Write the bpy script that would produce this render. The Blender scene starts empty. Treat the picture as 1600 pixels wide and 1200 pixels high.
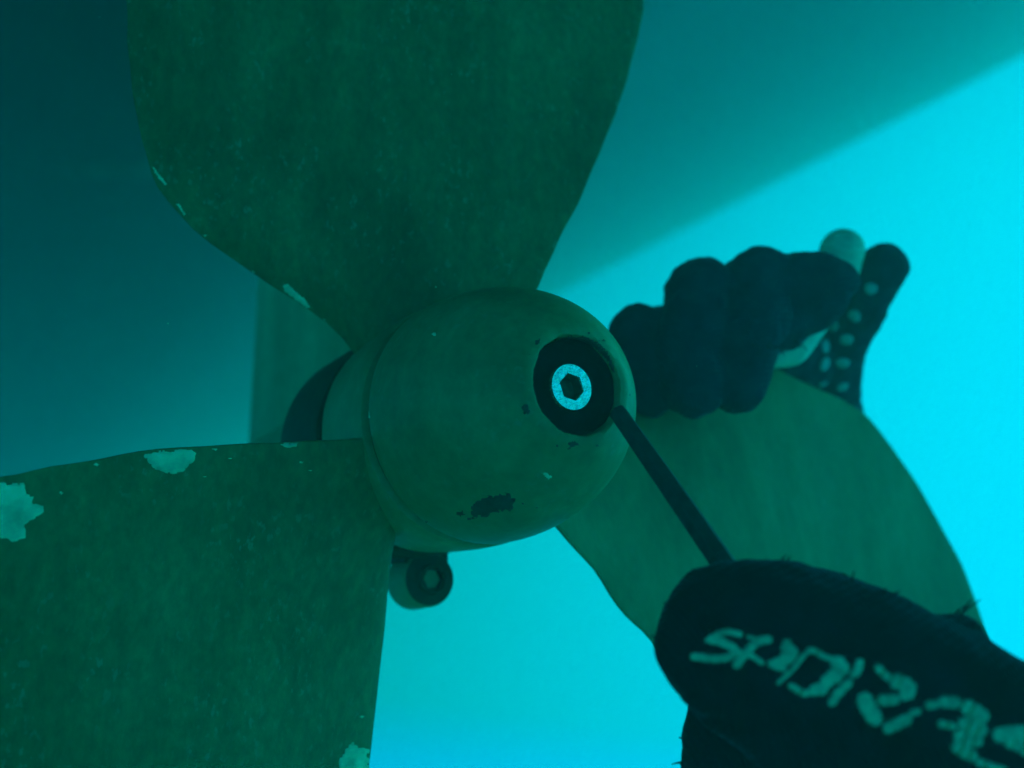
import bpy, bmesh, math, random
import numpy as np
from math import sin, cos, pi, radians, sqrt, atan2
from mathutils import Vector, Matrix, noise, geometry
from mathutils.bvhtree import BVHTree

random.seed(7)
scene = bpy.context.scene
COL = scene.collection

# ------------------------------------------------------------------ camera
# World frame: +Y is forward along the boat, +Z up, the origin is where the
# propeller's end cap meets its hub.
FPX = 1640.0
YAW, PITCH = radians(29.4), radians(13.1)
VIEW = Vector((sin(YAW) * cos(PITCH), cos(YAW) * cos(PITCH), sin(PITCH)))
RIGHT = Vector((cos(YAW), -sin(YAW), 0.0))
UP = RIGHT.cross(VIEW)
EYE = Vector((-0.21041, -0.39971, -0.08923))
cam_data = bpy.data.cameras.new('camera')
cam_data.sensor_width = 36.0
cam_data.lens = 36.0 * FPX / 1600.0
cam_data.clip_start = 0.01
cam_data.clip_end = 200.0
cam_data.dof.use_dof = True
cam_data.dof.focus_distance = 0.41
cam_data.dof.aperture_fstop = 5.6
cam = bpy.data.objects.new('camera', cam_data)
COL.objects.link(cam)
cam.matrix_world = Matrix(((RIGHT.x, UP.x, -VIEW.x, EYE.x), (RIGHT.y, UP.y, -VIEW.y, EYE.y),
                           (RIGHT.z, UP.z, -VIEW.z, EYE.z), (0, 0, 0, 1)))
scene.camera = cam

# ------------------------------------------------------------------ world: light inside sea water
world = bpy.data.worlds.new('World')
scene.world = world
world.use_nodes = True
wn = world.node_tree
wn.nodes.clear()
w_out = wn.nodes.new('ShaderNodeOutputWorld')
w_bg = wn.nodes.new('ShaderNodeBackground')
w_geo = wn.nodes.new('ShaderNodeTexCoord')
w_sep = wn.nodes.new('ShaderNodeSeparateXYZ')
w_map = wn.nodes.new('ShaderNodeMapRange')
w_ramp = wn.nodes.new('ShaderNodeValToRGB')
wn.links.new(w_geo.outputs['Generated'], w_sep.inputs[0])
w_map.inputs['From Min'].default_value = -1.0
w_map.inputs['From Max'].default_value = 1.0
wn.links.new(w_sep.outputs['Z'], w_map.inputs['Value'])
wn.links.new(w_map.outputs['Result'], w_ramp.inputs['Fac'])
el = w_ramp.color_ramp.elements
el[0].position = 0.0
el[0].color = (0.0, 0.08, 0.065, 1)        # deep water below
el[1].position = 1.0
el[1].color = (0.002, 0.95, 1.40, 1)      # brighter towards the surface
e = el.new(0.30); e.color = (0.0, 0.22, 0.17, 1)
e = el.new(0.42); e.color = (0.0, 0.94, 2.30, 1)
e = el.new(0.62); e.color = (0.0, 0.66, 1.90, 1)
wn.links.new(w_ramp.outputs['Color'], w_bg.inputs['Color'])
# the light field in the sea is brighter towards the sun's side (starboard) than away from it
w_side = wn.nodes.new('ShaderNodeMapRange')
w_side.inputs['From Min'].default_value = -1.0
w_side.inputs['From Max'].default_value = 1.0
w_side.inputs['To Min'].default_value = 0.36
w_side.inputs['To Max'].default_value = 1.10
wn.links.new(w_sep.outputs['X'], w_side.inputs['Value'])
wn.links.new(w_side.outputs['Result'], w_bg.inputs['Strength'])
wn.links.new(w_bg.outputs[0], w_out.inputs[0])

# ------------------------------------------------------------------ sun, already filtered by the water
sun_d = bpy.data.lights.new('sun', 'SUN')
sun_d.energy = 4.6
sun_d.angle = radians(45)
sun_d.color = (0.005, 0.92, 0.72)
sun = bpy.data.objects.new('sun', sun_d)
COL.objects.link(sun)
SUN_FROM = Vector((0.80, 0.16, 0.60)).normalized()
sun.rotation_euler = SUN_FROM.to_track_quat('Z', 'Y').to_euler()
sun.location = SUN_FROM * 5

# ------------------------------------------------------------------ exposure
vs = scene.view_settings
vs.view_transform = 'Standard'
vs.look = 'None'
vs.gamma = 1.0
vs.exposure = 0.18
vs.use_curve_mapping = False
scene.cycles.volume_bounces = 2
scene.cycles.max_bounces = 6
scene.cycles.use_denoising = True


# ------------------------------------------------------------------ helpers
def ray(px, py):
    """direction of the line of sight through a point measured on the 1600x1200 photograph"""
    return (RIGHT * ((px - 800) / FPX) + UP * ((600 - py) / FPX) + VIEW)


def at(px, py, depth):
    return EYE + ray(px, py) * depth


def obj(name, mesh, mat=None, parent=None):
    o = bpy.data.objects.new(name, mesh)
    COL.objects.link(o)
    if mat is not None:
        mesh.materials.clear()
        mesh.materials.append(mat)
    if parent is not None:
        o.parent = parent
    return o


def tag(o, label=None, cat=None, group=None, kind=None):
    if label: o['label'] = label
    if cat: o['category'] = cat
    if group: o['group'] = group
    if kind: o['kind'] = kind
    return o


def empty(name, loc=(0, 0, 0)):
    o = bpy.data.objects.new(name, None)
    o.empty_display_size = 0.05
    COL.objects.link(o)
    return o


def mesh_from(verts, faces, name='m', smooth=True):
    me = bpy.data.meshes.new(name)
    me.from_pydata([tuple(v) for v in verts], [], faces)
    bm = bmesh.new(); bm.from_mesh(me)
    bmesh.ops.recalc_face_normals(bm, faces=bm.faces)
    bm.to_mesh(me); bm.free()
    if smooth:
        for p in me.polygons: p.use_smooth = True
    me.update()
    return me


def bvh_of(me):
    return BVHTree.FromPolygons([v.co.copy() for v in me.vertices], [tuple(p.vertices) for p in me.polygons])


def lathe(profile, n=64, close=True, axis_y=True, centre=(0, 0, 0), wobble=0.0):
    """profile: list of (radius, y); revolved about the Y axis"""
    V, Fc = [], []
    for k, (r, y) in enumerate(profile):
        for i in range(n):
            a = 2 * pi * i / n
            rr = r
            if wobble:
                rr += wobble * noise.noise(Vector((cos(a) * 2.3, y * 40, sin(a) * 2.3)))
            V.append((centre[0] + rr * cos(a), centre[1] + y, centre[2] + rr * sin(a)))
    m = len(profile)
    for k in range(m - 1):
        for i in range(n):
            j = (i + 1) % n
            Fc.append((k * n + i, k * n + j, (k + 1) * n + j, (k + 1) * n + i))
    if close:
        Fc.append(tuple(range(n)))
        Fc.append(tuple(reversed(range((m - 1) * n, m * n))))
    return mesh_from(V, Fc)


def auto_smooth(me, ang=40):
    """mark edges sharper than ang as sharp (smooth elsewhere)"""
    bm = bmesh.new(); bm.from_mesh(me)
    for ed in bm.edges:
        if len(ed.link_faces) == 2 and ed.calc_face_angle(0) > radians(ang):
            ed.smooth = False
    bm.to_mesh(me); bm.free()
    return me


def tube(points, radii, n=8, caps=True):
    V, Fc = [], []
    pts = [Vector(p) for p in points]
    up = Vector((0.123, 0.77, 0.31))
    for k, p in enumerate(pts):
        d = (pts[min(k + 1, len(pts) - 1)] - pts[max(k - 1, 0)]).normalized()
        a = d.cross(up).normalized(); b = d.cross(a)
        for i in range(n):
            t = 2 * pi * i / n
            V.append(p + (a * cos(t) + b * sin(t)) * radii[k])
    for k in range(len(pts) - 1):
        for i in range(n):
            j = (i + 1) % n
            Fc.append((k * n + i, k * n + j, (k + 1) * n + j, (k + 1) * n + i))
    if caps:
        Fc.append(tuple(range(n))); Fc.append(tuple(reversed(range((len(pts) - 1) * n, len(pts) * n))))
    return V, Fc


def curve1(pts, x):
    """smooth monotone-ish interpolation through (x, y) points"""
    xs = np.array([p[0] for p in pts], float); ys = np.array([p[1] for p in pts], float)
    h = np.diff(xs); d = np.diff(ys) / h
    m = np.zeros(len(xs)); m[0] = d[0]; m[-1] = d[-1]
    for i in range(1, len(xs) - 1):
        m[i] = 0 if d[i - 1] * d[i] <= 0 else (h[i - 1] + h[i]) / (h[i - 1] / d[i - 1] + h[i] / d[i]) if abs(d[i-1]) > 1e-9 and abs(d[i]) > 1e-9 else 0
    x = np.clip(np.atleast_1d(np.asarray(x, float)), xs[0], xs[-1])
    k = np.clip(np.searchsorted(xs, x) - 1, 0, len(h) - 1)
    t = (x - xs[k]) / h[k]
    return ((1 + 2 * t) * (1 - t) ** 2 * ys[k] + t * (1 - t) ** 2 * h[k] * m[k]
            + t * t * (3 - 2 * t) * ys[k + 1] + t * t * (t - 1) * h[k] * m[k + 1])


# ------------------------------------------------------------------ materials
def new_mat(name):
    m = bpy.data.materials.new(name)
    m.use_nodes = True
    nt = m.node_tree
    b = nt.nodes['Principled BSDF']
    return m, nt, b


def N(nt, kind, **kw):
    n = nt.nodes.new(kind)
    for k, v in kw.items():
        if k in n.inputs: n.inputs[k].default_value = v
        else: setattr(n, k, v)
    return n


def ramp(nt, fac, stops):
    r = nt.nodes.new('ShaderNodeValToRGB')
    els = r.color_ramp.elements
    els[0].position, els[0].color = stops[0][0], (*stops[0][1], 1)
    els[1].position, els[1].color = stops[-1][0], (*stops[-1][1], 1)
    for p, c in stops[1:-1]:
        q = els.new(p); q.color = (*c, 1)
    nt.links.new(fac, r.inputs['Fac'])
    return r.outputs['Color']


def mix(nt, fac, a, b, mode='MIX'):
    m = nt.nodes.new('ShaderNodeMix'); m.data_type = 'RGBA'; m.blend_type = mode
    for s, v in ((m.inputs[0], fac), (m.inputs[6], a), (m.inputs[7], b)):
        if isinstance(v, (int, float)): s.default_value = v
        elif isinstance(v, tuple): s.default_value = (*v, 1)
        else: nt.links.new(v, s)
    return m.outputs[2]


def paint_material(name, dark, light, speck, scale=1.0, stretch=(1, 1, 1), rough=0.6, bump=0.25, speck_amt=0.5, tone_amt=0.3):
    """worn antifouling paint: cloudy tone, fine growth specks, brush relief"""
    m, nt, b = new_mat(name)
    tc = N(nt, 'ShaderNodeTexCoord')
    mp = N(nt, 'ShaderNodeMapping'); mp.inputs['Scale'].default_value = stretch
    nt.links.new(tc.outputs['Object'], mp.inputs[0])
    big = N(nt, 'ShaderNodeTexNoise', Scale=22 * scale, Detail=5.0, Roughness=0.6)
    fine = N(nt, 'ShaderNodeTexNoise', Scale=260 * scale, Detail=4.0, Roughness=0.65)
    spk = N(nt, 'ShaderNodeTexNoise', Scale=420 * scale, Detail=2.0, Roughness=0.5)
    patch = N(nt, 'ShaderNodeTexNoise', Scale=55 * scale, Detail=3.0, Roughness=0.55)
    for q in (big, fine, spk, patch): nt.links.new(mp.outputs[0], q.inputs['Vector'])
    base = mix(nt, ramp(nt, big.outputs['Fac'], [(0.35, (0, 0, 0)), (0.68, (1, 1, 1))]), dark, light)
    tone = ramp(nt, fine.outputs['Fac'], [(0.32, (1 - tone_amt,) * 3), (0.7, (1 + tone_amt * 0.8,) * 3)])
    base = mix(nt, 1.0, base, tone, 'MULTIPLY')
    cloud = N(nt, 'ShaderNodeTexNoise', Scale=9 * scale, Detail=3.0, Roughness=0.55, Distortion=0.6)
    nt.links.new(mp.outputs[0], cloud.inputs['Vector'])
    base = mix(nt, 1.0, base, ramp(nt, cloud.outputs['Fac'], [(0.32, (0.72, 0.66, 0.60)), (0.50, (1.0, 1.0, 1.0)), (0.68, (1.12, 1.10, 1.25))]), 'MULTIPLY')
    scr = N(nt, 'ShaderNodeTexNoise', Scale=70 * scale, Detail=3.0, Roughness=0.6)
    mp2 = N(nt, 'ShaderNodeMapping'); mp2.inputs['Scale'].default_value = (1.0, 1.0, 0.12); mp2.inputs['Rotation'].default_value = (0.3, 0.5, 0.2)
    nt.links.new(tc.outputs['Object'], mp2.inputs[0]); nt.links.new(mp2.outputs[0], scr.inputs['Vector'])
    base = mix(nt, 1.0, base, ramp(nt, scr.outputs['Fac'], [(0.30, (0.86, 0.86, 0.86)), (0.52, (1, 1, 1)), (0.72, (1.16, 1.16, 1.16))]), 'MULTIPLY')
    sm = ramp(nt, spk.outputs['Fac'], [(0.58, (0, 0, 0)), (0.68, (1, 1, 1))])
    pm = ramp(nt, patch.outputs['Fac'], [(0.42, (0, 0, 0)), (0.66, (1, 1, 1))])
    k = mix(nt, 1.0, sm, pm, 'MULTIPLY')
    k2 = mix(nt, speck_amt, (0, 0, 0), k)
    base = mix(nt, k2, base, speck)
    nt.links.new(base, b.inputs['Base Color'])
    b.inputs['Roughness'].default_value = rough
    b.inputs['Specular IOR Level'].default_value = 0.25
    bp = N(nt, 'ShaderNodeBump', Strength=bump, Distance=0.0012)
    nt.links.new(fine.outputs['Fac'], bp.inputs['Height'])
    nt.links.new(bp.outputs[0], b.inputs['Normal'])
    return m


M_BLADE = paint_material('antifouled_blade', (0.26, 0.205, 0.054), (0.32, 0.275, 0.080), (0.55, 0.46, 0.24), 1.0, (1, 1, 0.6), 0.62, 0.35, 0.55, 0.22)
M_BLADE_HAZY = paint_material('hazed_antifouling', (0.36, 0.310, 0.098), (0.44, 0.395, 0.140), (0.50, 0.44, 0.25), 0.8, (1, 1, 0.6), 0.6, 0.2, 0.2, 0.10)  # paler with fewer specks: haze and soft focus painted into the colour
M_HUB = paint_material('antifouled_hub', (0.31, 0.285, 0.088), (0.44, 0.415, 0.140), (0.50, 0.46, 0.26), 0.8, (1, 1, 1), 0.5, 0.15, 0.35, 0.13)
M_LEG = paint_material('leg_paint', (0.48, 0.48, 0.19), (0.56, 0.56, 0.23), (0.42, 0.40, 0.22), 0.5, (1, 1, 1), 0.6, 0.15, 0.2, 0.1)
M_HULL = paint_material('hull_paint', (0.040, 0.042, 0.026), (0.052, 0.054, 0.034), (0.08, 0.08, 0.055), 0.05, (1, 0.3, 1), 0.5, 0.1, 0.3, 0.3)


def simple(name, col, rough=0.6, metal=0.0, noise_scale=0.0, amt=0.3, bump=0.0, spec=0.3):
    m, nt, b = new_mat(name)
    b.inputs['Roughness'].default_value = rough
    b.inputs['Metallic'].default_value = metal
    b.inputs['Specular IOR Level'].default_value = spec
    if noise_scale:
        tc = N(nt, 'ShaderNodeTexCoord')
        nz = N(nt, 'ShaderNodeTexNoise', Scale=noise_scale, Detail=4.0, Roughness=0.6)
        nt.links.new(tc.outputs['Object'], nz.inputs['Vector'])
        lo = tuple(c * (1 - amt) for c in col); hi = tuple(c * (1 + amt) for c in col)
        nt.links.new(ramp(nt, nz.outputs['Fac'], [(0.3, lo), (0.7, hi)]), b.inputs['Base Color'])
        if bump:
            bp = N(nt, 'ShaderNodeBump', Strength=bump, Distance=0.001)
            nt.links.new(nz.outputs['Fac'], bp.inputs['Height'])
            nt.links.new(bp.outputs[0], b.inputs['Normal'])
    else:
        b.inputs['Base Color'].default_value = (*col, 1)
    return m


M_CHIP = simple('bare_primer', (0.92, 0.95, 0.48), 0.6, 0, 110, 0.38, 0.5)
M_STAIN = simple('dark_stain', (0.07, 0.08, 0.05), 0.7, 0, 260, 0.4, 0.3)
M_REFLECTION = simple('painted_hull_reflection', (0.10, 0.11, 0.08), 0.7, 0, 14, 0.5)  # lighter hull tone that paints a reflection
M_SHADE_DARK = simple('shade_and_dark_parts', (0.07, 0.07, 0.026), 0.6, 0, 120, 0.35, 0.2)  # painted shade of the hub gap and plug face; also the bracket's tone
M_RECESS = simple('recess_black', (0.010, 0.010, 0.008), 0.75, 0, 300, 0.6, 0.5, 0.15)  # near-black tone for the bore, seam groove and plug socket
M_STEEL = simple('scuffed_stainless', (0.92, 1.0, 0.74), 0.16, 1.0, 420, 0.22, 0.5, 0.6)
M_SOCKET = simple('dirty_hex_socket', (0.16, 0.12, 0.06), 0.6, 0.2, 400, 0.6, 0.4)
M_TOOL = simple('blackened_steel', (0.040, 0.040, 0.030), 0.75, 0.0, 260, 0.35, 0.2)
M_PALE = simple('pale_rubber', (0.75, 0.80, 0.50), 0.6, 0, 160, 0.15, 0.2)
M_THREAD = simple('pale_thread', (0.70, 0.76, 0.40), 0.9, 0, 260, 0.35, 0.4, 0.1)
M_DOT = simple('grip_dot_rubber', (0.42, 0.62, 0.50), 0.6, 0, 300, 0.2, 0.2)
M_SLEEVE = simple('neoprene', (0.012, 0.013, 0.016), 0.8, 0, 300, 0.3, 0.3, 0.15)


def knit_material(name, col, col2):
    m, nt, b = new_mat(name)
    tc = N(nt, 'ShaderNodeTexCoord')
    mp = N(nt, 'ShaderNodeMapping')
    mp.inputs['Rotation'].default_value = (0.4, 0.3, 0.5)
    nt.links.new(tc.outputs['Object'], mp.inputs[0])
    w1 = N(nt, 'ShaderNodeTexWave', Scale=190.0, Distortion=1.2, Detail=1.0)
    w1.inputs['Detail Scale'].default_value = 2.0
    w2 = N(nt, 'ShaderNodeTexWave', Scale=130.0, Distortion=1.2, Detail=1.0)
    w2.bands_direction = 'Z'
    nz = N(nt, 'ShaderNodeTexNoise', Scale=60.0, Detail=4.0, Roughness=0.6)
    for q in (w1, w2, nz): nt.links.new(mp.outputs[0], q.inputs['Vector'])
    k = mix(nt, 0.5, w1.outputs['Color'], w2.outputs['Color'], 'MULTIPLY')
    c = ramp(nt, nz.outputs['Fac'], [(0.3, col), (0.72, col2)])
    nt.links.new(c, b.inputs['Base Color'])
    b.inputs['Roughness'].default_value = 0.95
    b.inputs['Specular IOR Level'].default_value = 0.0
    b.inputs['Sheen Weight'].default_value = 0.25
    b.inputs['Sheen Roughness'].default_value = 0.25
    bp = N(nt, "ShaderNodeBump", Strength=0.6, Distance=0.0008)
    nt.links.new(k, bp.inputs['Height'])
    nt.links.new(bp.outputs[0], b.inputs['Normal'])
    return m


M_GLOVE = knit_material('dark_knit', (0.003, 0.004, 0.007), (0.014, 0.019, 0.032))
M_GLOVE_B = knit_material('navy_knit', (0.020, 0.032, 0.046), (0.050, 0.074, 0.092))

# ------------------------------------------------------------------ boat hull (seen from below, starboard bilge against open water)
HS = 1.0
half = [(0.0, 0.560), (0.25, 0.598), (0.55, 0.740), (0.8, 0.900), (1.05, 1.052), (2.0, 1.560), (3.0, 2.095), (4.0, 2.630), (5.0, 3.165), (5.6, 3.49), (6.0, 3.715), (6.3, 3.92), (6.5, 4.20), (6.58, 4.5), (6.6, 4.9)]
xs_h = np.concatenate([np.linspace(0, 5.6, 56), np.linspace(5.65, 6.55, 24), [6.58, 6.6]])
zs_h = curve1(half, xs_h)
sec = [(-x, z) for x, z in zip(xs_h[::-1], zs_h[::-1])][:-1] + [(x, z) for x, z in zip(xs_h, zs_h)]
ys_h = np.concatenate([np.linspace(-6.0, 16.0, 45), np.linspace(16.5, 27.0, 14)])
V, Fc = [], []
for y in ys_h:
    w = 1.0 if y < 16 else 1.0 - 0.95 * ((y - 16) / 11.0) ** 2
    rise = 0.0 if y < 16 else 0.25 * ((y - 16) / 11.0) ** 2
    for x, z in sec: V.append((EYE.x + (x * w - EYE.x) * HS, y, EYE.z + (z + rise * (4.9 - z) - EYE.z) * HS))
n = len(sec)
for k in range(len(ys_h) - 1):
    for i in range(n - 1):
        Fc.append((k * n + i, k * n + i + 1, (k + 1) * n + i + 1, (k + 1) * n + i))
    Fc.append((k * n + n - 1, k * n, (k + 1) * n, (k + 1) * n + n - 1))
Fc.append(tuple(range(n))); Fc.append(tuple(range((len(ys_h) - 1) * n, len(ys_h) * n)))
hull_me = mesh_from(V, Fc, 'hull')
hull_bvh = bvh_of(hull_me)
boat = empty('boat_hull')
tag(boat, 'smooth grey underside of a boat hull shading the propeller from above', 'hull')
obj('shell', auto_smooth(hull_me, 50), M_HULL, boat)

# ------------------------------------------------------------------ drive leg in front of the propeller
leg = empty('drive_leg')
tag(leg, 'green painted drive leg coming down from the hull behind the propeller', 'drive leg')
# streamlined strut
V, Fc = [], []
prof = []
for i in range(40):
    t = 2 * pi * i / 40
    c = 0.5 * (1 - cos(t))                       # 0 aft .. 1 forward
    th = 0.032 * (sin(pi * c ** 0.75) ** 0.8 if 0 < c < 1 else 0)
    prof.append((th if t < pi else -th, 0.13 + 0.23 * c))
zz = [-0.03, 0.05, 0.12, 0.25, 0.36, 0.44, 0.49, 0.53]
fl = [1.0, 1.0, 1.0, 1.02, 1.05, 1.15, 1.4, 1.7]
for z, f in zip(zz, fl):
    for x, y in prof: V.append((x * f, 0.24 + (y - 0.24) * (0.5 + 0.5 * f), z))
for k in range(len(zz) - 1):
    for i in range(40):
        j = (i + 1) % 40
        Fc.append((k * 40 + i, k * 40 + j, (k + 1) * 40 + j, (k + 1) * 40 + i))
Fc.append(tuple(range(40))); Fc.append(tuple(range((len(zz) - 1) * 40, len(zz) * 40)))
obj('strut', mesh_from(V, Fc, 'strut'), M_LEG, leg)
obj('gear_housing', lathe([(0.030, 0.127), (0.037, 0.129), (0.040, 0.14), (0.041, 0.17), (0.041, 0.24), (0.037, 0.33), (0.028, 0.40), (0.008, 0.435)], 48), M_LEG, leg)
obj('gap_shade_ring', auto_smooth(lathe([(0.020, 0.0635), (0.054, 0.0635), (0.0560, 0.066), (0.0560, 0.112), (0.050, 0.1265), (0.020, 0.1265)], 56)), M_SHADE_DARK, leg)  # added dark ring, paints the shaded gap between hub and leg

# ------------------------------------------------------------------ propeller
prop = empty('propeller')
tag(prop, 'three bladed boat propeller with chipped green antifouling paint and domed end cap', 'propeller')
R = 0.0545
hub_me = auto_smooth(lathe([(0.020, 0.0046), (0.0515, 0.0046), (0.0543, 0.0058), (0.0552, 0.008), (0.0556, 0.022), (0.0553, 0.04),
                            (0.0545, 0.054), (0.0525, 0.0595), (0.049, 0.061), (0.020, 0.061)], 96))
obj('hub', hub_me, M_HUB, prop)
obj('seam_shade_ring', lathe([(0.0513, 0.0001), (0.0513, 0.0045)], 96, False), M_RECESS, prop)  # black ring added in the groove to paint the seam's shade
L = 0.084
cp = [(0.046, 0.0), (0.0525, -0.0002), (0.0536, -0.0012)]
for i in range(1, 25):
    a = i / 24 * 0.905
    cp.append((R * sqrt(1 - a ** 2.15), -a * L))
r_end, y_end = cp[-1]
cp += [(0.0208, y_end - 0.0012), (0.0196, y_end - 0.0006), (0.0191, y_end + 0.002), (0.0189, y_end + 0.016), (0.0180, y_end + 0.017)]
cap_me = lathe(cp, 96, close=False)
# uneven, nibbled rim of the bore
for v in cap_me.vertices:
    rr = sqrt(v.co.x ** 2 + v.co.z ** 2)
    if v.co.y < -0.071 and rr < 0.0225:
        k = 1 + 0.035 * noise.noise(Vector((v.co.x * 110, v.co.z * 110, 3.1))) + 0.03 * noise.noise(Vector((v.co.x * 420, v.co.z * 420, 1.1)))
        v.co.x *= k; v.co.z *= k
cap = obj('end_cap', auto_smooth(cap_me, 50), M_HUB, prop)
cap_bvh = bvh_of(cap_me)
# bore of the cap: near-black lining with a floor that carries the bolt
bore_me = lathe([(0.0186, y_end + 0.0022), (0.0184, y_end + 0.005), (0.0176, y_end + 0.0085), (0.0120, y_end + 0.0095), (0.0, y_end + 0.0095)], 64, close=False)
for v in bore_me.vertices:
    v.co += Vector((noise.noise(v.co * 300), noise.noise(v.co * 310 + Vector((5, 0, 0))), noise.noise(v.co * 290 + Vector((0, 7, 0))))) * 0.0004
obj('bore', bore_me, M_RECESS, cap)
# socket head bolt
yb = y_end + 0.016
def hex_r(ap, a):
    return ap / cos(((a + 0.2) % (pi / 3)) - pi / 6)


V, Fc, NB = [], [], 72
for (kind, r, y) in (('c', 0.0092, yb), ('c', 0.0095, yb - 0.001), ('c', 0.0095, yb - 0.0116), ('c', 0.0089, yb - 0.0126), ('c', 0.0066, yb - 0.0126), ('h', 0.0048, yb - 0.0126), ('h', 0.0045, yb - 0.0120)):
    for q in range(NB):
        a = 2 * pi * q / NB
        rr = r if kind == 'c' else hex_r(r, a)
        V.append((rr * cos(a), y, rr * sin(a)))
for k in range(6):
    for q in range(NB):
        w = (q + 1) % NB
        Fc.append((k * NB + q, k * NB + w, (k + 1) * NB + w, (k + 1) * NB + q))
bolt_me = auto_smooth(mesh_from(V, Fc, 'socket_bolt'), 30)
bolt = obj('socket_bolt', bolt_me, M_STEEL, prop)
tag(bolt, 'bright stainless socket head bolt')
hexv, hexf = [], []
for (ap, y) in ((0.0045, yb - 0.0121), (0.0043, yb - 0.0070)):
    for q in range(NB):
        a = 2 * pi * q / NB
        hexv.append((hex_r(ap, a) * cos(a), y, hex_r(ap, a) * sin(a)))
for q in range(NB): hexf.append((q, (q + 1) % NB, NB + (q + 1) % NB, NB + q))
hexf.append(tuple(range(NB, 2 * NB)))
obj('hex_socket', mesh_from(hexv, hexf, 'hex_socket', False), M_SOCKET, bolt)

PITCH_P = 0.20
TIP = 0.384
tail_cw = [(0.23, -0.108), (0.27, -0.116), (0.31, -0.108), (0.345, -0.083), (0.37, -0.045), (TIP, 0.012)]
tail_ccw = [(0.236, 0.155), (0.270, 0.142), (0.301, 0.123), (0.333, 0.100), (0.355, 0.076), (0.374, 0.046), (TIP, 0.016)]
BLADES = [
    (95, [(0.035, -0.024), (0.060, -0.038), (0.079, -0.048), (0.110, -0.066), (0.149, -0.087), (0.190, -0.106), (0.230, -0.119), (0.27, -0.122)] + tail_cw[2:],
     [(0.035, 0.046), (0.050, 0.056), (0.059, 0.066), (0.075, 0.089), (0.099, 0.119), (0.120, 0.133), (0.157, 0.140), (0.193, 0.142)] + tail_ccw),
    (215, [(0.035, -0.018), (0.052, -0.025), (0.081, -0.039), (0.113, -0.055), (0.134, -0.064), (0.155, -0.071), (0.175, -0.078)] + tail_cw,
     [(0.035, 0.012), (0.057, 0.043), (0.071, 0.064), (0.088, 0.085), (0.108, 0.110), (0.13, 0.132), (0.157, 0.143), (0.193, 0.149)] + tail_ccw),
    (335, [(0.035, -0.020), (0.057, -0.026), (0.080, -0.031), (0.099, -0.041), (0.127, -0.048), (0.16, -0.066), (0.19, -0.085)] + tail_cw,
     [(0.035, 0.030), (0.059, 0.062), (0.08, 0.092), (0.11, 0.124), (0.15, 0.144), (0.187, 0.150)] + tail_ccw),
]


def blade_mesh(al, cw, ccw, seed):
    al = radians(al)
    er = Vector((cos(al), 0, sin(al))); et = Vector((-sin(al), 0, cos(al))); fw = Vector((0, 1, 0))
    nr, ns = 72, 40
    rs = 0.035 + (TIP - 0.035) * (1 - (1 - np.linspace(0, 1, nr)) ** 1.25)
    lo = curve1(cw, rs); hi = curve1(ccw, rs)
    V, Fc = [], []
    for side in (1, -1):
        for k in range(nr):
            r = rs[k]
            b = atan2(PITCH_P / (2 * pi), r)
            cdir = et * cos(b) + fw * sin(b)
            nd = (-et * sin(b) + fw * cos(b)).normalized()      # towards forward
            q = (r - 0.035) / (TIP - 0.035)
            tm = 0.0085 * (1 - q) ** 1.0 + 0.0022 + 0.006 * max(0, 1 - (r - 0.035) / 0.045) ** 2
            for i in range(ns):
                t = 0.5 * (1 - cos(pi * i / (ns - 1)))
                wob = 0.0009 * noise.noise(Vector((r * 60, (0 if t < 0.5 else 9) + seed, 1.0))) * (1 if t < 0.02 or t > 0.98 else 0.3)
                s = lo[k] + (hi[k] - lo[k]) * t + wob
                th = tm * (4 * t * (1 - t)) ** 0.75 * 0.5 + 0.0006
                p = Vector((0, 0.02, 0)) + er * r + cdir * s + nd * (th if side == 1 else -th)
                V.append(p)
    off = nr * ns
    for k in range(nr - 1):
        for i in range(ns - 1):
            a, b2, c, d = k * ns + i, k * ns + i + 1, (k + 1) * ns + i + 1, (k + 1) * ns + i
            Fc.append((a, b2, c, d)); Fc.append((off + a, off + d, off + c, off + b2))
        for i in (0, ns - 1):
            a, d = k * ns + i, (k + 1) * ns + i
            Fc.append((a, d, off + d, off + a))
    for i in range(ns - 1):
        a, b2 = i, i + 1
        Fc.append((a, b2, off + b2, off + a))
        a, b2 = (nr - 1) * ns + i, (nr - 1) * ns + i + 1
        Fc.append((a, b2, off + b2, off + a))
    return mesh_from(V, Fc, 'blade')


blades, blade_bvh = [], []
for k, (al, cw, ccw) in enumerate(BLADES):
    me = blade_mesh(al, cw, ccw, k * 3.7)
    o = obj('blade', me, (M_BLADE, M_BLADE, M_BLADE_HAZY)[k], prop)
    blades.append(o); blade_bvh.append(bvh_of(me))


# ------------------------------------------------------------------ patches that follow a surface (bare primer, stains, a painted reflection)
def densify(poly, step, jag, seed):
    out = []
    m = len(poly)
    rnd = random.Random(seed)
    for i in range(m):
        a = Vector(poly[i]); b = Vector(poly[(i + 1) % m])
        k = max(1, int((b - a).length / step))
        for j in range(k):
            p = a.lerp(b, j / k)
            out.append(Vector((p.x + rnd.uniform(-jag, jag), p.y + rnd.uniform(-jag, jag))))
    return out


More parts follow.
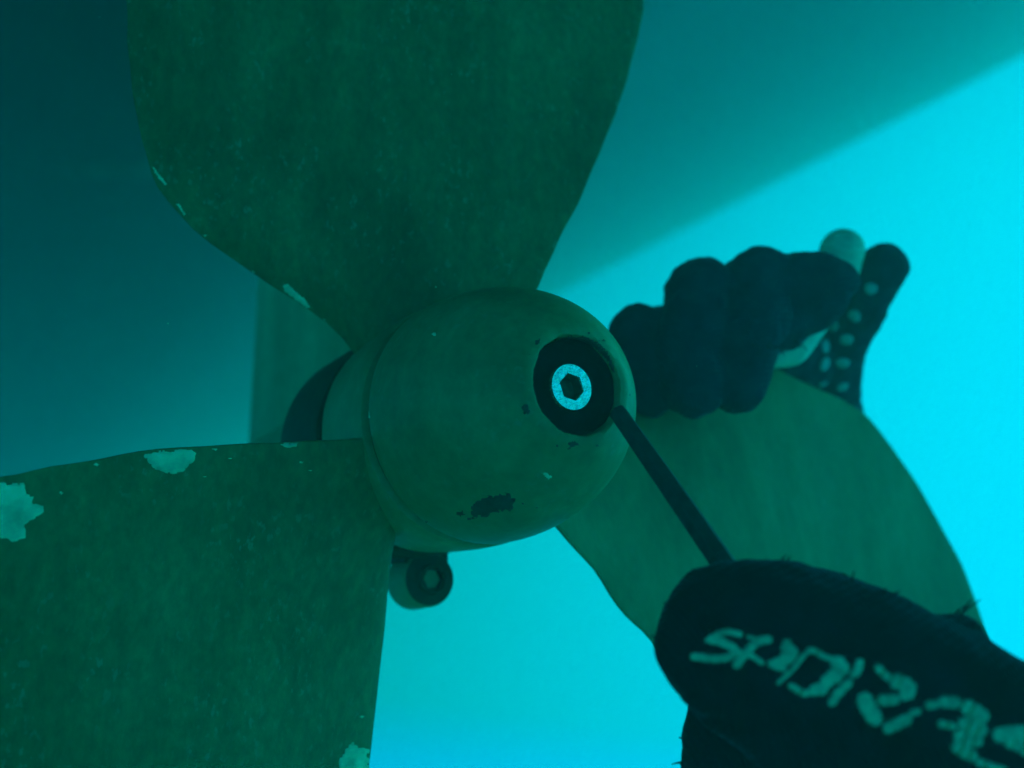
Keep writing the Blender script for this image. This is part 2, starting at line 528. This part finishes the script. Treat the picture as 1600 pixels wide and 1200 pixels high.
def patch(name, poly, bvh, mat, parent, lift=0.0004, step=6.0, jag=1.5, seed=1):
    edge = densify(poly, step, jag, seed)
    inner = []
    x0 = min(p.x for p in edge); x1 = max(p.x for p in edge); y0 = min(p.y for p in edge); y1 = max(p.y for p in edge)
    y = y0 + step / 2
    while y < y1:
        x = x0 + step / 2
        while x < x1:
            inner.append(Vector((x, y))); x += step
        y += step
    ne = len(edge)
    res = geometry.delaunay_2d_cdt(edge + inner, [(i, (i + 1) % ne) for i in range(ne)], [list(range(ne))], 1, 1e-4)
    vs2, fs = res[0], res[2]
    V, ok = [], []
    orig = res[3]
    rim = set(i for i, s in enumerate(orig) if any(q < ne for q in s))
    for i, p in enumerate(vs2):
        hit, nrm, _, _ = bvh.ray_cast(EYE, ray(p.x, p.y).normalized())
        if hit is None: V.append(Vector((0, 0, 0))); ok.append(False); continue
        if nrm.dot(ray(p.x, p.y)) > 0: nrm = -nrm
        l = -0.0003 if i in rim else lift * (0.8 + 0.5 * noise.noise(hit * 400))
        V.append(hit + nrm * l); ok.append(True)
    fs = [f for f in fs if all(ok[i] for i in f)]
    if not fs: return None
    # keep the largest connected piece, welded
    bm = bmesh.new()
    bv = [bm.verts.new(v) for v in V]
    for f in fs:
        try: bm.faces.new([bv[i] for i in f])
        except ValueError: pass
    bmesh.ops.delete(bm, geom=[v for v in bm.verts if not v.link_faces], context='VERTS')
    todo, best = set(bm.verts), []
    while todo:
        st = [todo.pop()]; isl = [st[0]]
        while st:
            v = st.pop()
            for ed in v.link_edges:
                w = ed.other_vert(v)
                if w in todo: todo.discard(w); st.append(w); isl.append(w)
        if len(isl) > len(best): best = isl
    keep = set(best)
    bmesh.ops.delete(bm, geom=[v for v in bm.verts if v not in keep], context='VERTS')
    me = bpy.data.meshes.new(name); bm.to_mesh(me); bm.free()
    for p in me.polygons: p.use_smooth = True
    return obj(name, me, mat, parent)


top_b, left_b, right_b = blades
patch('reflection_streak', [(70, 262), (150, 254), (232, 248), (245, 262), (240, 284), (170, 282), (110, 278)], hull_bvh, M_REFLECTION, boat, 0.001, 12, 3.0, 21)  # reflection streak on the hull, painted as a lighter patch
patch('paint_chip', [(222, 712), (240, 705), (270, 703), (300, 701), (309, 708), (303, 722), (290, 733), (285, 738), (262, 741), (240, 732)], blade_bvh[1], M_CHIP, left_b, 0.0006, 6, 1.5, 2)
patch('paint_chip', [(-6, 752), (20, 756), (36, 754), (42, 770), (55, 775), (50, 785), (66, 790), (68, 800), (50, 812), (40, 822), (42, 842), (16, 846), (-6, 838)], blade_bvh[1], M_CHIP, left_b, 0.0006, 6, 2.0, 3)
patch('paint_chip', [(432, 693), (450, 691), (466, 691), (463, 698), (450, 701)], blade_bvh[1], M_CHIP, left_b, 0.0005, 3, 0.8, 4)
patch('paint_chip', [(530, 1184), (545, 1162), (555, 1158), (557, 1164), (577, 1172), (577, 1215), (530, 1215)], blade_bvh[1], M_CHIP, left_b, 0.0005, 5, 1.5, 5)
patch('paint_chip', [(440, 446), (450, 443), (462, 455), (475, 465), (487, 481), (478, 481), (462, 470), (445, 456)], blade_bvh[0], M_CHIP, top_b, 0.0005, 3, 0.6, 6)
patch('paint_chip', [(236, 260), (242, 262), (262, 288), (258, 291), (246, 278)], blade_bvh[0], M_CHIP, top_b, 0.0004, 2.5, 0.5, 7)
patch('paint_chip', [(274, 318), (280, 318), (291, 334), (288, 338)], blade_bvh[0], M_CHIP, top_b, 0.0004, 2.5, 0.5, 8)
patch('stain', [(735, 792), (750, 780), (775, 772), (800, 771), (806, 785), (800, 798), (778, 800), (755, 810), (738, 806)], cap_bvh, M_STAIN, cap, 0.00035, 4, 2.5, 9)
patch('stain', [(712, 800), (722, 797), (728, 804), (718, 809)], cap_bvh, M_STAIN, cap, 0.0003, 3, 1.2, 10)
patch('stain', [(884, 690), (900, 688), (906, 696), (893, 701)], cap_bvh, M_STAIN, cap, 0.0003, 3, 1.2, 11)
patch('stain', [(815, 634), (824, 630), (830, 642), (824, 650), (816, 645)], cap_bvh, M_STAIN, cap, 0.0003, 3, 1.2, 12)
patch('stain', [(836, 532), (846, 528), (843, 538), (836, 540)], cap_bvh, M_STAIN, cap, 0.0003, 3, 0.8, 13)
patch('paint_chip', [(846, 738), (856, 738), (863, 746), (857, 750), (849, 744)], cap_bvh, M_CHIP, cap, 0.0003, 2.5, 0.7, 14)
patch('paint_chip', [(673, 521), (680, 519), (684, 524), (677, 526)], cap_bvh, M_CHIP, cap, 0.0003, 2, 0.5, 15)
patch('paint_chip', [(574, 643), (577, 640), (579, 652), (577, 660), (574, 655)], cap_bvh, M_CHIP, cap, 0.0003, 2, 0.4, 16)
patch('stain', [(850, 545), (866, 531), (890, 523), (915, 524), (938, 535), (956, 556), (962, 585), (955, 580), (946, 561), (925, 542), (896, 534), (868, 541), (851, 562)], cap_bvh, M_STAIN, cap, 0.0003, 3.5, 1.5, 17)

rs = random.Random(44)
for q in range(16):
    cx = rs.gauss(768, 34); cy = rs.gauss(793, 13) - (cx - 768) * 0.25; w = rs.uniform(2.0, 5.5)
    patch('stain', [(cx - w, cy), (cx - w * 0.3, cy - w * 0.6), (cx + w, cy - w * 0.3), (cx + w * 0.5, cy + w * 0.6)], cap_bvh, M_STAIN, cap, 0.0002, 2.5, 0.8, 60 + q)
for q in range(14):
    a = rs.uniform(0, 2 * pi); cx = 896 + cos(a) * rs.uniform(76, 92); cy = 608 + sin(a) * rs.uniform(86, 100); w = rs.uniform(1.8, 4.5)
    patch('stain', [(cx - w, cy), (cx, cy - w * 0.7), (cx + w, cy), (cx, cy + w * 0.7)], cap_bvh, M_STAIN, cap, 0.0002, 2.5, 0.8, 90 + q)
for q, (bi, cx, cy, w) in enumerate([(1, 150, 726, 5), (1, 336, 702, 4), (1, 360, 716, 3), (1, 470, 722, 4), (1, 485, 735, 3), (1, 95, 770, 4), (1, 320, 745, 3), (0, 320, 368, 4), (0, 395, 425, 4), (0, 505, 500, 4), (1, 565, 1120, 4), (1, 618, 826, 5)]):
    patch('paint_chip', [(cx - w * 1.4, cy), (cx, cy - w * 0.6), (cx + w * 1.3, cy - w * 0.2), (cx + w * 0.3, cy + w * 0.7)], blade_bvh[bi], M_CHIP, blades[bi], 0.0003, 2.5, 0.8, 130 + q)

# ------------------------------------------------------------------ plug boss under the hub
boss_c = at(672, 905, 0.515)
boss = obj('plug_boss', auto_smooth(lathe([(0.004, -0.0005), (0.011, -0.0005), (0.0125, 0.0005), (0.0135, 0.002), (0.0138, 0.010), (0.0145, 0.020), (0.0130, 0.0235), (0.004, 0.0245)], 40, True, True, boss_c)), M_LEG, leg)
face_me = auto_smooth(lathe([(0.0055, -0.0040), (0.0068, -0.0046), (0.0074, -0.0036), (0.0076, -0.0012), (0.0124, -0.0008), (0.0128, 0.0006)], 32, False, True, boss_c))
pb = obj('plug_bolt', face_me, M_SHADE_DARK, boss)  # aft face catches less light; that shade is put into its colour
obj('hex_socket', auto_smooth(lathe([(0.0056, -0.0039), (0.0050, 0.001), (0.0001, 0.001)], 6, False, True, boss_c), 20), M_RECESS, pb)
obj('bracket', mesh_from(*(lambda c: ([c + Vector(q) for q in ((-0.012, 0.004, 0.008), (0.0115, 0.004, 0.008), (0.0115, 0.022, 0.008), (-0.012, 0.022, 0.008), (-0.013, 0.006, 0.022), (0.0125, 0.006, 0.022), (0.0125, 0.05, 0.045), (-0.013, 0.05, 0.045))],
                                           [(0, 1, 2, 3), (4, 5, 6, 7), (0, 1, 5, 4), (1, 2, 6, 5), (2, 3, 7, 6), (3, 0, 4, 7)]))(boss_c), 'bracket', False), M_SHADE_DARK, leg)


# ------------------------------------------------------------------ gloved hands
def blob_body(chains, voxel, smooth_it, wrinkle, seed):
    """one continuous surface grown round chains of (px, py, depth, radius)"""
    bm = bmesh.new()
    for ch in chains:
        pts = [(at(a, b, c), r) for a, b, c, r in ch]
        for i in range(len(pts) - 1):
            (p, r0), (q, r1) = pts[i], pts[i + 1]
            d = (q - p).length
            k = max(1, int(d / (0.22 * min(r0, r1))))
            for j in range(k + (1 if i == len(pts) - 2 else 0)):
                t = j / k
                bmesh.ops.create_icosphere(bm, subdivisions=3, radius=r0 + (r1 - r0) * t,
                                           matrix=Matrix.Translation(p.lerp(q, t)))
    me = bpy.data.meshes.new('tmp'); bm.to_mesh(me); bm.free()
    o = bpy.data.objects.new('tmp', me); COL.objects.link(o)
    rm = o.modifiers.new('r', 'REMESH'); rm.mode = 'VOXEL'; rm.voxel_size = voxel
    sm = o.modifiers.new('s', 'SMOOTH'); sm.iterations = smooth_it; sm.factor = 0.5
    dg = bpy.context.evaluated_depsgraph_get()
    out = bpy.data.meshes.new_from_object(o.evaluated_get(dg))
    bpy.data.objects.remove(o); bpy.data.meshes.remove(me)
    nv = [v.normal.copy() for v in out.vertices]
    for v, nn in zip(out.vertices, nv):
        c = v.co
        k = noise.noise(c * 55 + Vector((seed, 0, 0))) * 1.0 + noise.noise(c * 140 + Vector((0, seed, 0))) * 0.45 + noise.noise(c * 420) * 0.12
        v.co = c + nn * k * wrinkle
    for p in out.polygons: p.use_smooth = True
    out.update()
    return out


def lint(parent, bvh, spots, mat, seed):
    rnd = random.Random(seed)
    V, Fc = [], []
    for (px, py, ln, count) in spots:
        for _ in range(count):
            x, y = px + rnd.uniform(-9, 9), py + rnd.uniform(-6, 6)
            hit = None
            for dy in range(0, 40, 2):
                hit, nrm, _, _ = bvh.ray_cast(EYE, ray(x, y + dy).normalized())
                if hit is not None: break
            if hit is None: continue
            d = (nrm + Vector((rnd.uniform(-1, 1), rnd.uniform(-1, 1), rnd.uniform(-1, 1))) * 0.9).normalized()
            b = Vector((rnd.uniform(-1, 1), rnd.uniform(-1, 1), rnd.uniform(-1, 1))) * 0.8
            pts = [hit - nrm * 0.0005 + d * ln * t + b * ln * t * t * 0.6 for t in (0, 0.33, 0.66, 1.0)]
            vv, ff = tube(pts, [0.00045, 0.0004, 0.0003, 0.00015], 5)
            o0 = len(V); V += vv; Fc += [tuple(i + o0 for i in f) for f in ff]
    if V: tag(obj('loose_threads', mesh_from(V, Fc, 'loose_threads'), mat, parent), kind='stuff')


# rear hand: fingers curled over the raised edge of the right blade
hand_b = empty('gloved_hand')
tag(hand_b, 'dark knit gloved hand with pale grip dots curled over the propeller blade edge', 'hand')
ZB = 0.0
rear_chains = [
    [(1000, 528, 0.560, 0.0180), (998, 575, 0.546, 0.0168), (1018, 610, 0.538, 0.0138)],
    [(1096, 460, 0.560, 0.0200), (1078, 540, 0.536, 0.0178), (1082, 607, 0.526, 0.0158)],
    [(1188, 447, 0.562, 0.0208), (1168, 530, 0.538, 0.0172), (1156, 602, 0.530, 0.0150)],
    [(1215, 480, 0.570, 0.0225), (1240, 458, 0.562, 0.0210), (1275, 442, 0.556, 0.0165), (1308, 440, 0.556, 0.0110)],
    [(1060, 545, 0.600, 0.022), (1000, 528, 0.556, 0.0185)],
    [(1110, 520, 0.605, 0.023), (1096, 460, 0.562, 0.0205)],
    [(1175, 505, 0.608, 0.023), (1186, 447, 0.566, 0.0215)],
    [(1060, 545, 0.600, 0.022), (1180, 520, 0.622, 0.024), (1270, 560, 0.66, 0.022)],
    [(1180, 590, 0.680, 0.026), (1280, 640, 0.700, 0.028)],
    [(1285, 690, 0.700, 0.021), (1293, 620, 0.680, 0.0210), (1302, 545, 0.655, 0.0195), (1348, 470, 0.625, 0.0155), (1384, 413, 0.615, 0.0132)],
    [(1235, 600, 0.690, 0.030), (1265, 700, 0.720, 0.034)],
    [(1215, 490, 0.570, 0.0205), (1232, 515, 0.562, 0.0120)],
    [(1205, 505, 0.560, 0.0165), (1262, 476, 0.556, 0.0160), (1290, 462, 0.556, 0.0135)],
]
rear_me = blob_body(rear_chains, 0.0015, 3, 0.0021, 11.0)
rear_bvh = bvh_of(rear_me)
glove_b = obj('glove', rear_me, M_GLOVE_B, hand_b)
V, Fc = tube([at(1262, 690, 0.720), at(1310, 790, 0.745), at(1345, 920, 0.775), at(1390, 1120, 0.80), at(1450, 1400, 0.86)], [0.030, 0.034, 0.039, 0.044, 0.050], 24)
obj('sleeve', mesh_from(V, Fc, 'sleeve'), M_SLEEVE, hand_b)
for (px, py, rr) in [(1290, 541, 9), (1322, 530, 9), (1289, 569, 9.5), (1316, 567, 9.5), (1335, 494, 8), (1302, 509, 7.5), (1316, 604, 8), (1286, 600, 6), (1361, 451, 7.5)]:
    hit, nrm, _, _ = rear_bvh.ray_cast(EYE, ray(px, py).normalized())
    if hit is None: continue
    bm = bmesh.new()
    bmesh.ops.create_uvsphere(bm, u_segments=12, v_segments=6, radius=1.0)
    rad = rr * 0.80 / FPX
    q = nrm.to_track_quat('Z', 'Y').to_matrix().to_4x4()
    bmesh.ops.transform(bm, matrix=Matrix.Translation(hit) @ q @ Matrix.Diagonal((rad, rad, rad * 0.35, 1)), verts=bm.verts)
    me = bpy.data.meshes.new('grip_dot'); bm.to_mesh(me); bm.free()
    for p in me.polygons: p.use_smooth = True
    obj('grip_dot', me, M_DOT, glove_b)

lint(glove_b, rear_bvh, [(1195, 540, 0.005, 5), (1215, 540, 0.005, 6), (1240, 530, 0.005, 6), (1255, 520, 0.004, 5), (1000, 480, 0.0015, 4), (1050, 430, 0.0015, 4)], M_GLOVE_B, 8)
# pale plug held in that fist
plug_chain = [[(1316, 392, 0.600, 0.0128), (1306, 425, 0.602, 0.0128), (1262, 500, 0.600, 0.0125), (1232, 540, 0.590, 0.0125), (1206, 552, 0.582, 0.0085)]]
plug_me = blob_body(plug_chain, 0.0014, 4, 0.0004, 31.0)
tag(obj('rubber_plug', plug_me, M_PALE, None), 'pale rounded plug clutched in the fist of the farther gloved hand', 'plug')

# front hand: fist round the hex key, lettering knitted into the back of the glove
hand_a = empty('gloved_hand')
tag(hand_a, 'black knit gloved fist with pale lettering holding a hex key at lower right', 'hand')
ZF = 0.325
front_chains = [
    # back of the hand, upper row
    [(1146, 1000, ZF, 0.0246), (1230, 1010, ZF - 0.002, 0.0265), (1330, 1045, ZF - 0.006, 0.0265), (1450, 1100, ZF - 0.012, 0.0265), (1560, 1160, ZF - 0.018, 0.0255), (1640, 1205, ZF - 0.022, 0.0265)],
    # lower row
    [(1176, 1052, ZF + 0.004, 0.0225), (1290, 1110, ZF + 0.000, 0.0255), (1420, 1180, ZF - 0.008, 0.027), (1560, 1250, ZF - 0.016, 0.028)],
    [(1330, 1180, ZF + 0.006, 0.0235), (1400, 1240, ZF + 0.002, 0.027), (1500, 1290, ZF - 0.006, 0.028)],
    # knuckle bump near the wrist
    [(1440, 1040, ZF - 0.004, 0.014), (1497, 1008, ZF - 0.006, 0.0098)],
    # fingers folded under, seen below the hand
    [(1146, 1000, ZF, 0.0246), (1150, 1010, ZF + 0.035, 0.018), (1240, 1020, ZF + 0.052, 0.016)],
    [(1170, 1090, ZF + 0.034, 0.0190), (1150, 1160, ZF + 0.036, 0.0188), (1145, 1230, ZF + 0.038, 0.0175), (1160, 1310, ZF + 0.040, 0.0155)],
    [(1200, 1090, ZF + 0.030, 0.020), (1300, 1120, ZF + 0.045, 0.020), (1300, 1230, ZF + 0.040, 0.024)],
]
front_me = blob_body(front_chains, 0.0014, 3, 0.0016, 3.0)
front_bvh = bvh_of(front_me)
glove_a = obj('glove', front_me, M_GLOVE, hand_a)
V, Fc = tube([at(1590, 1190, ZF - 0.018), at(1720, 1270, ZF - 0.03), at(1950, 1400, ZF - 0.04), at(2300, 1600, ZF - 0.05)], [0.0245, 0.031, 0.036, 0.042], 28)
obj('sleeve', mesh_from(V, Fc, 'sleeve'), M_SLEEVE, hand_a)


def letter(strokes, name='letter'):
    """pale stitches lying on the glove: ribbons (px polyline, width px) pressed onto its surface"""
    V, Fc = [], []
    for pts, w in strokes:
        P = [Vector(p) for p in pts]
        P[0] = P[0] + (P[0] - P[1]).normalized() * w * 0.3; P[-1] = P[-1] + (P[-1] - P[-2]).normalized() * w * 0.3
        # resample
        Q = []
        for i in range(len(P) - 1):
            k = max(1, int((P[i + 1] - P[i]).length / 3.0))
            for j in range(k): Q.append(P[i].lerp(P[i + 1], j / k))
        Q.append(P[-1])
        for _ in range(3):
            Q = [Q[0]] + [(Q[i - 1] + Q[i] * 2 + Q[i + 1]) / 4 for i in range(1, len(Q) - 1)] + [Q[-1]]
        m = len(Q); rows = []
        for i, c in enumerate(Q):
            d = (Q[min(i + 1, m - 1)] - Q[max(i - 1, 0)])
            if d.length < 1e-6: d = Vector((1, 0))
            d.normalize(); nn = Vector((-d.y, d.x))
            e = min(i, m - 1 - i) * 3.0
            ww = w * 0.74 * min(1.0, 0.55 + e / max(w, 1)) * (1 + 0.14 * sin(i * 0.9 + c.x))
            row = []
            for t in (-1.0, -0.6, 0.0, 0.6, 1.0):
                q = c + nn * ww * t
                hit, nrm, _, _ = front_bvh.ray_cast(EYE, ray(q.x, q.y).normalized())
                if hit is None: row = None; break
                groove = 1.0 if i % 5 else 0.25
                row.append(hit + nrm * (-0.0003 if abs(t) > 0.9 else (0.0007 * groove if t == 0 else 0.0005 * groove)))
            rows.append(row)
        for i in range(m - 1):
            if rows[i] is None or rows[i + 1] is None: continue
            o0 = len(V); V += rows[i] + rows[i + 1]
            for k in range(4): Fc.append((o0 + k, o0 + k + 1, o0 + 6 + k, o0 + 5 + k))
    if not Fc: return
    me = mesh_from(V, Fc, name)
    bm = bmesh.new(); bm.from_mesh(me); bmesh.ops.remove_doubles(bm, verts=bm.verts, dist=0.00005)
    bm.to_mesh(me); bm.free()
    obj(name, me, M_THREAD, glove_a)


def ca(*pts): return [(1060 + x / 5.926, 960 + y / 5.926) for x, y in pts]
def cb(*pts): return [(1300 + x / 5.333, 980 + y / 5.333) for x, y in pts]


letter([(ca((580, 185), (450, 155), (370, 180), (265, 240)), 8), (ca((290, 230), (420, 260), (540, 330), (560, 370)), 11),
        (ca((545, 340), (480, 395), (360, 415), (125, 388)), 10)])
letter([(ca((530, 480), (580, 410), (650, 330), (700, 275), (770, 235), (850, 235)), 11), (ca((640, 205), (710, 225)), 5), (ca((640, 365), (700, 395), (780, 455)), 7)])
letter([(ca((845, 445), (900, 480), (985, 500)), 10), (ca((900, 430), (1000, 440), (1060, 400)), 10), (ca((960, 390), (1050, 390), (1085, 340), (1040, 310), (965, 305)), 11), (ca((975, 255), (1030, 250)), 6)])
letter([(ca((920, 640), (1060, 510), (1150, 390), (1210, 335)), 6), (ca((1200, 330), (1260, 335), (1350, 395), (1450, 420)), 8),
        (ca((1450, 430), (1520, 480), (1470, 560), (1390, 600)), 19), (ca((1390, 600), (1330, 690), (1250, 700)), 17), (ca((1290, 710), (1160, 735), (1030, 655)), 9)])
letter([(cb((-10, 640), (40, 560), (100, 500), (150, 450)), 11), (cb((170, 400), (215, 370), (235, 280)), 11)])
letter([(cb((370, 325), (430, 390), (500, 440)), 10), (cb((510, 440), (610, 480), (650, 510), (600, 570)), 20), (cb((540, 600), (470, 610), (395, 610)), 14), (cb((260, 580), (300, 670), (370, 780)), 21)])
letter([(cb((450, 850), (560, 800), (640, 760)), 15), (cb((650, 720), (730, 700)), 9), (cb((790, 650), (880, 640)), 11), (cb((910, 620), (1050, 630)), 15),
        (cb((1110, 650), (1200, 710), (1270, 760)), 20), (cb((1080, 800), (1170, 830), (1260, 870)), 19), (cb((1040, 900), (1130, 940), (1220, 950)), 18), (cb((1020, 980), (1100, 1040), (1180, 1080)), 16), (cb((890, 800), (1020, 830)), 10)])
letter([(cb((1370, 900), (1480, 890), (1640, 880)), 20), (cb((1460, 950), (1560, 980), (1640, 1040)), 16), (cb((1210, 1120), (1330, 1165), (1450, 1200)), 10)])
lint(glove_a, front_bvh, [(1220, 868, 0.0025, 2), (1335, 905, 0.003, 3), (1390, 927, 0.003, 2), (1495, 955, 0.005, 3), (1520, 975, 0.004, 2),
                          (1045, 940, 0.0012, 4), (1022, 985, 0.0012, 4), (1030, 1050, 0.0012, 3), (1068, 1150, 0.002, 6), (1066, 1190, 0.003, 7)], M_GLOVE, 5)

# ------------------------------------------------------------------ hex key from the fist to the cap
key = empty('hex_key')
tag(key, 'dark steel hex key held in the near fist, tip against the end cap', 'hex key')
p0, p1 = at(964, 642, 0.386), at(1122, 868, 0.345)
d = (p1 - p0).normalized()
p2 = at(1175, 950, 0.345)
V, Fc = tube([p0, p0 + d * 0.0008, p0.lerp(p1, 0.5), p1, p2], [0.0030, 0.0035, 0.0039, 0.0042, 0.0042], 6)
obj('shaft', mesh_from(V, Fc, 'shaft', False), M_TOOL, key)

# ------------------------------------------------------------------ specks drifting in the water
rs = random.Random(12)
V, Fc = [], []
for q in range(70):
    c = at(rs.uniform(-100, 1700), rs.uniform(-100, 1300), rs.uniform(0.2, 1.1))
    r = rs.uniform(0.00010, 0.00028)
    o0 = len(V)
    V += [c + Vector(d) * r * rs.uniform(0.6, 1.5) for d in ((1, 0, 0), (-1, 0, 0), (0, 1, 0), (0, -1, 0), (0, 0, 1), (0, 0, -1))]
    Fc += [(o0 + a, o0 + b, o0 + c2) for a, b, c2 in ((0, 2, 4), (2, 1, 4), (1, 3, 4), (3, 0, 4), (2, 0, 5), (1, 2, 5), (3, 1, 5), (0, 3, 5))]
tag(obj('suspended_particles', mesh_from(V, Fc, 'suspended_particles'), M_CHIP), 'tiny pale specks drifting in the water', 'particles', kind='stuff')

# ------------------------------------------------------------------ the sea water itself: murk that fades far things
bm = bmesh.new()
bmesh.ops.create_cube(bm, size=1.0)
bmesh.ops.transform(bm, matrix=Matrix.Translation((0.2, 10.4, 1.9)) @ Matrix.Diagonal((15.0, 34.6, 6.4, 1)), verts=bm.verts)
me = bpy.data.meshes.new('haze'); bm.to_mesh(me); bm.free()
mh = bpy.data.materials.new('sea_water_murk'); mh.use_nodes = True
nt = mh.node_tree
nt.nodes.remove(nt.nodes['Principled BSDF'])
pv = nt.nodes.new('ShaderNodeVolumePrincipled')
pv.inputs['Color'].default_value = (0.40, 0.98, 0.79, 1)
pv.inputs['Density'].default_value = 0.175
pv.inputs['Anisotropy'].default_value = 0.42
nt.links.new(pv.outputs[0], nt.nodes['Material Output'].inputs['Volume'])
haze = obj('haze', me, mh)
tag(haze, 'cyan murky sea water surrounding the propeller and hull', 'water', kind='stuff')
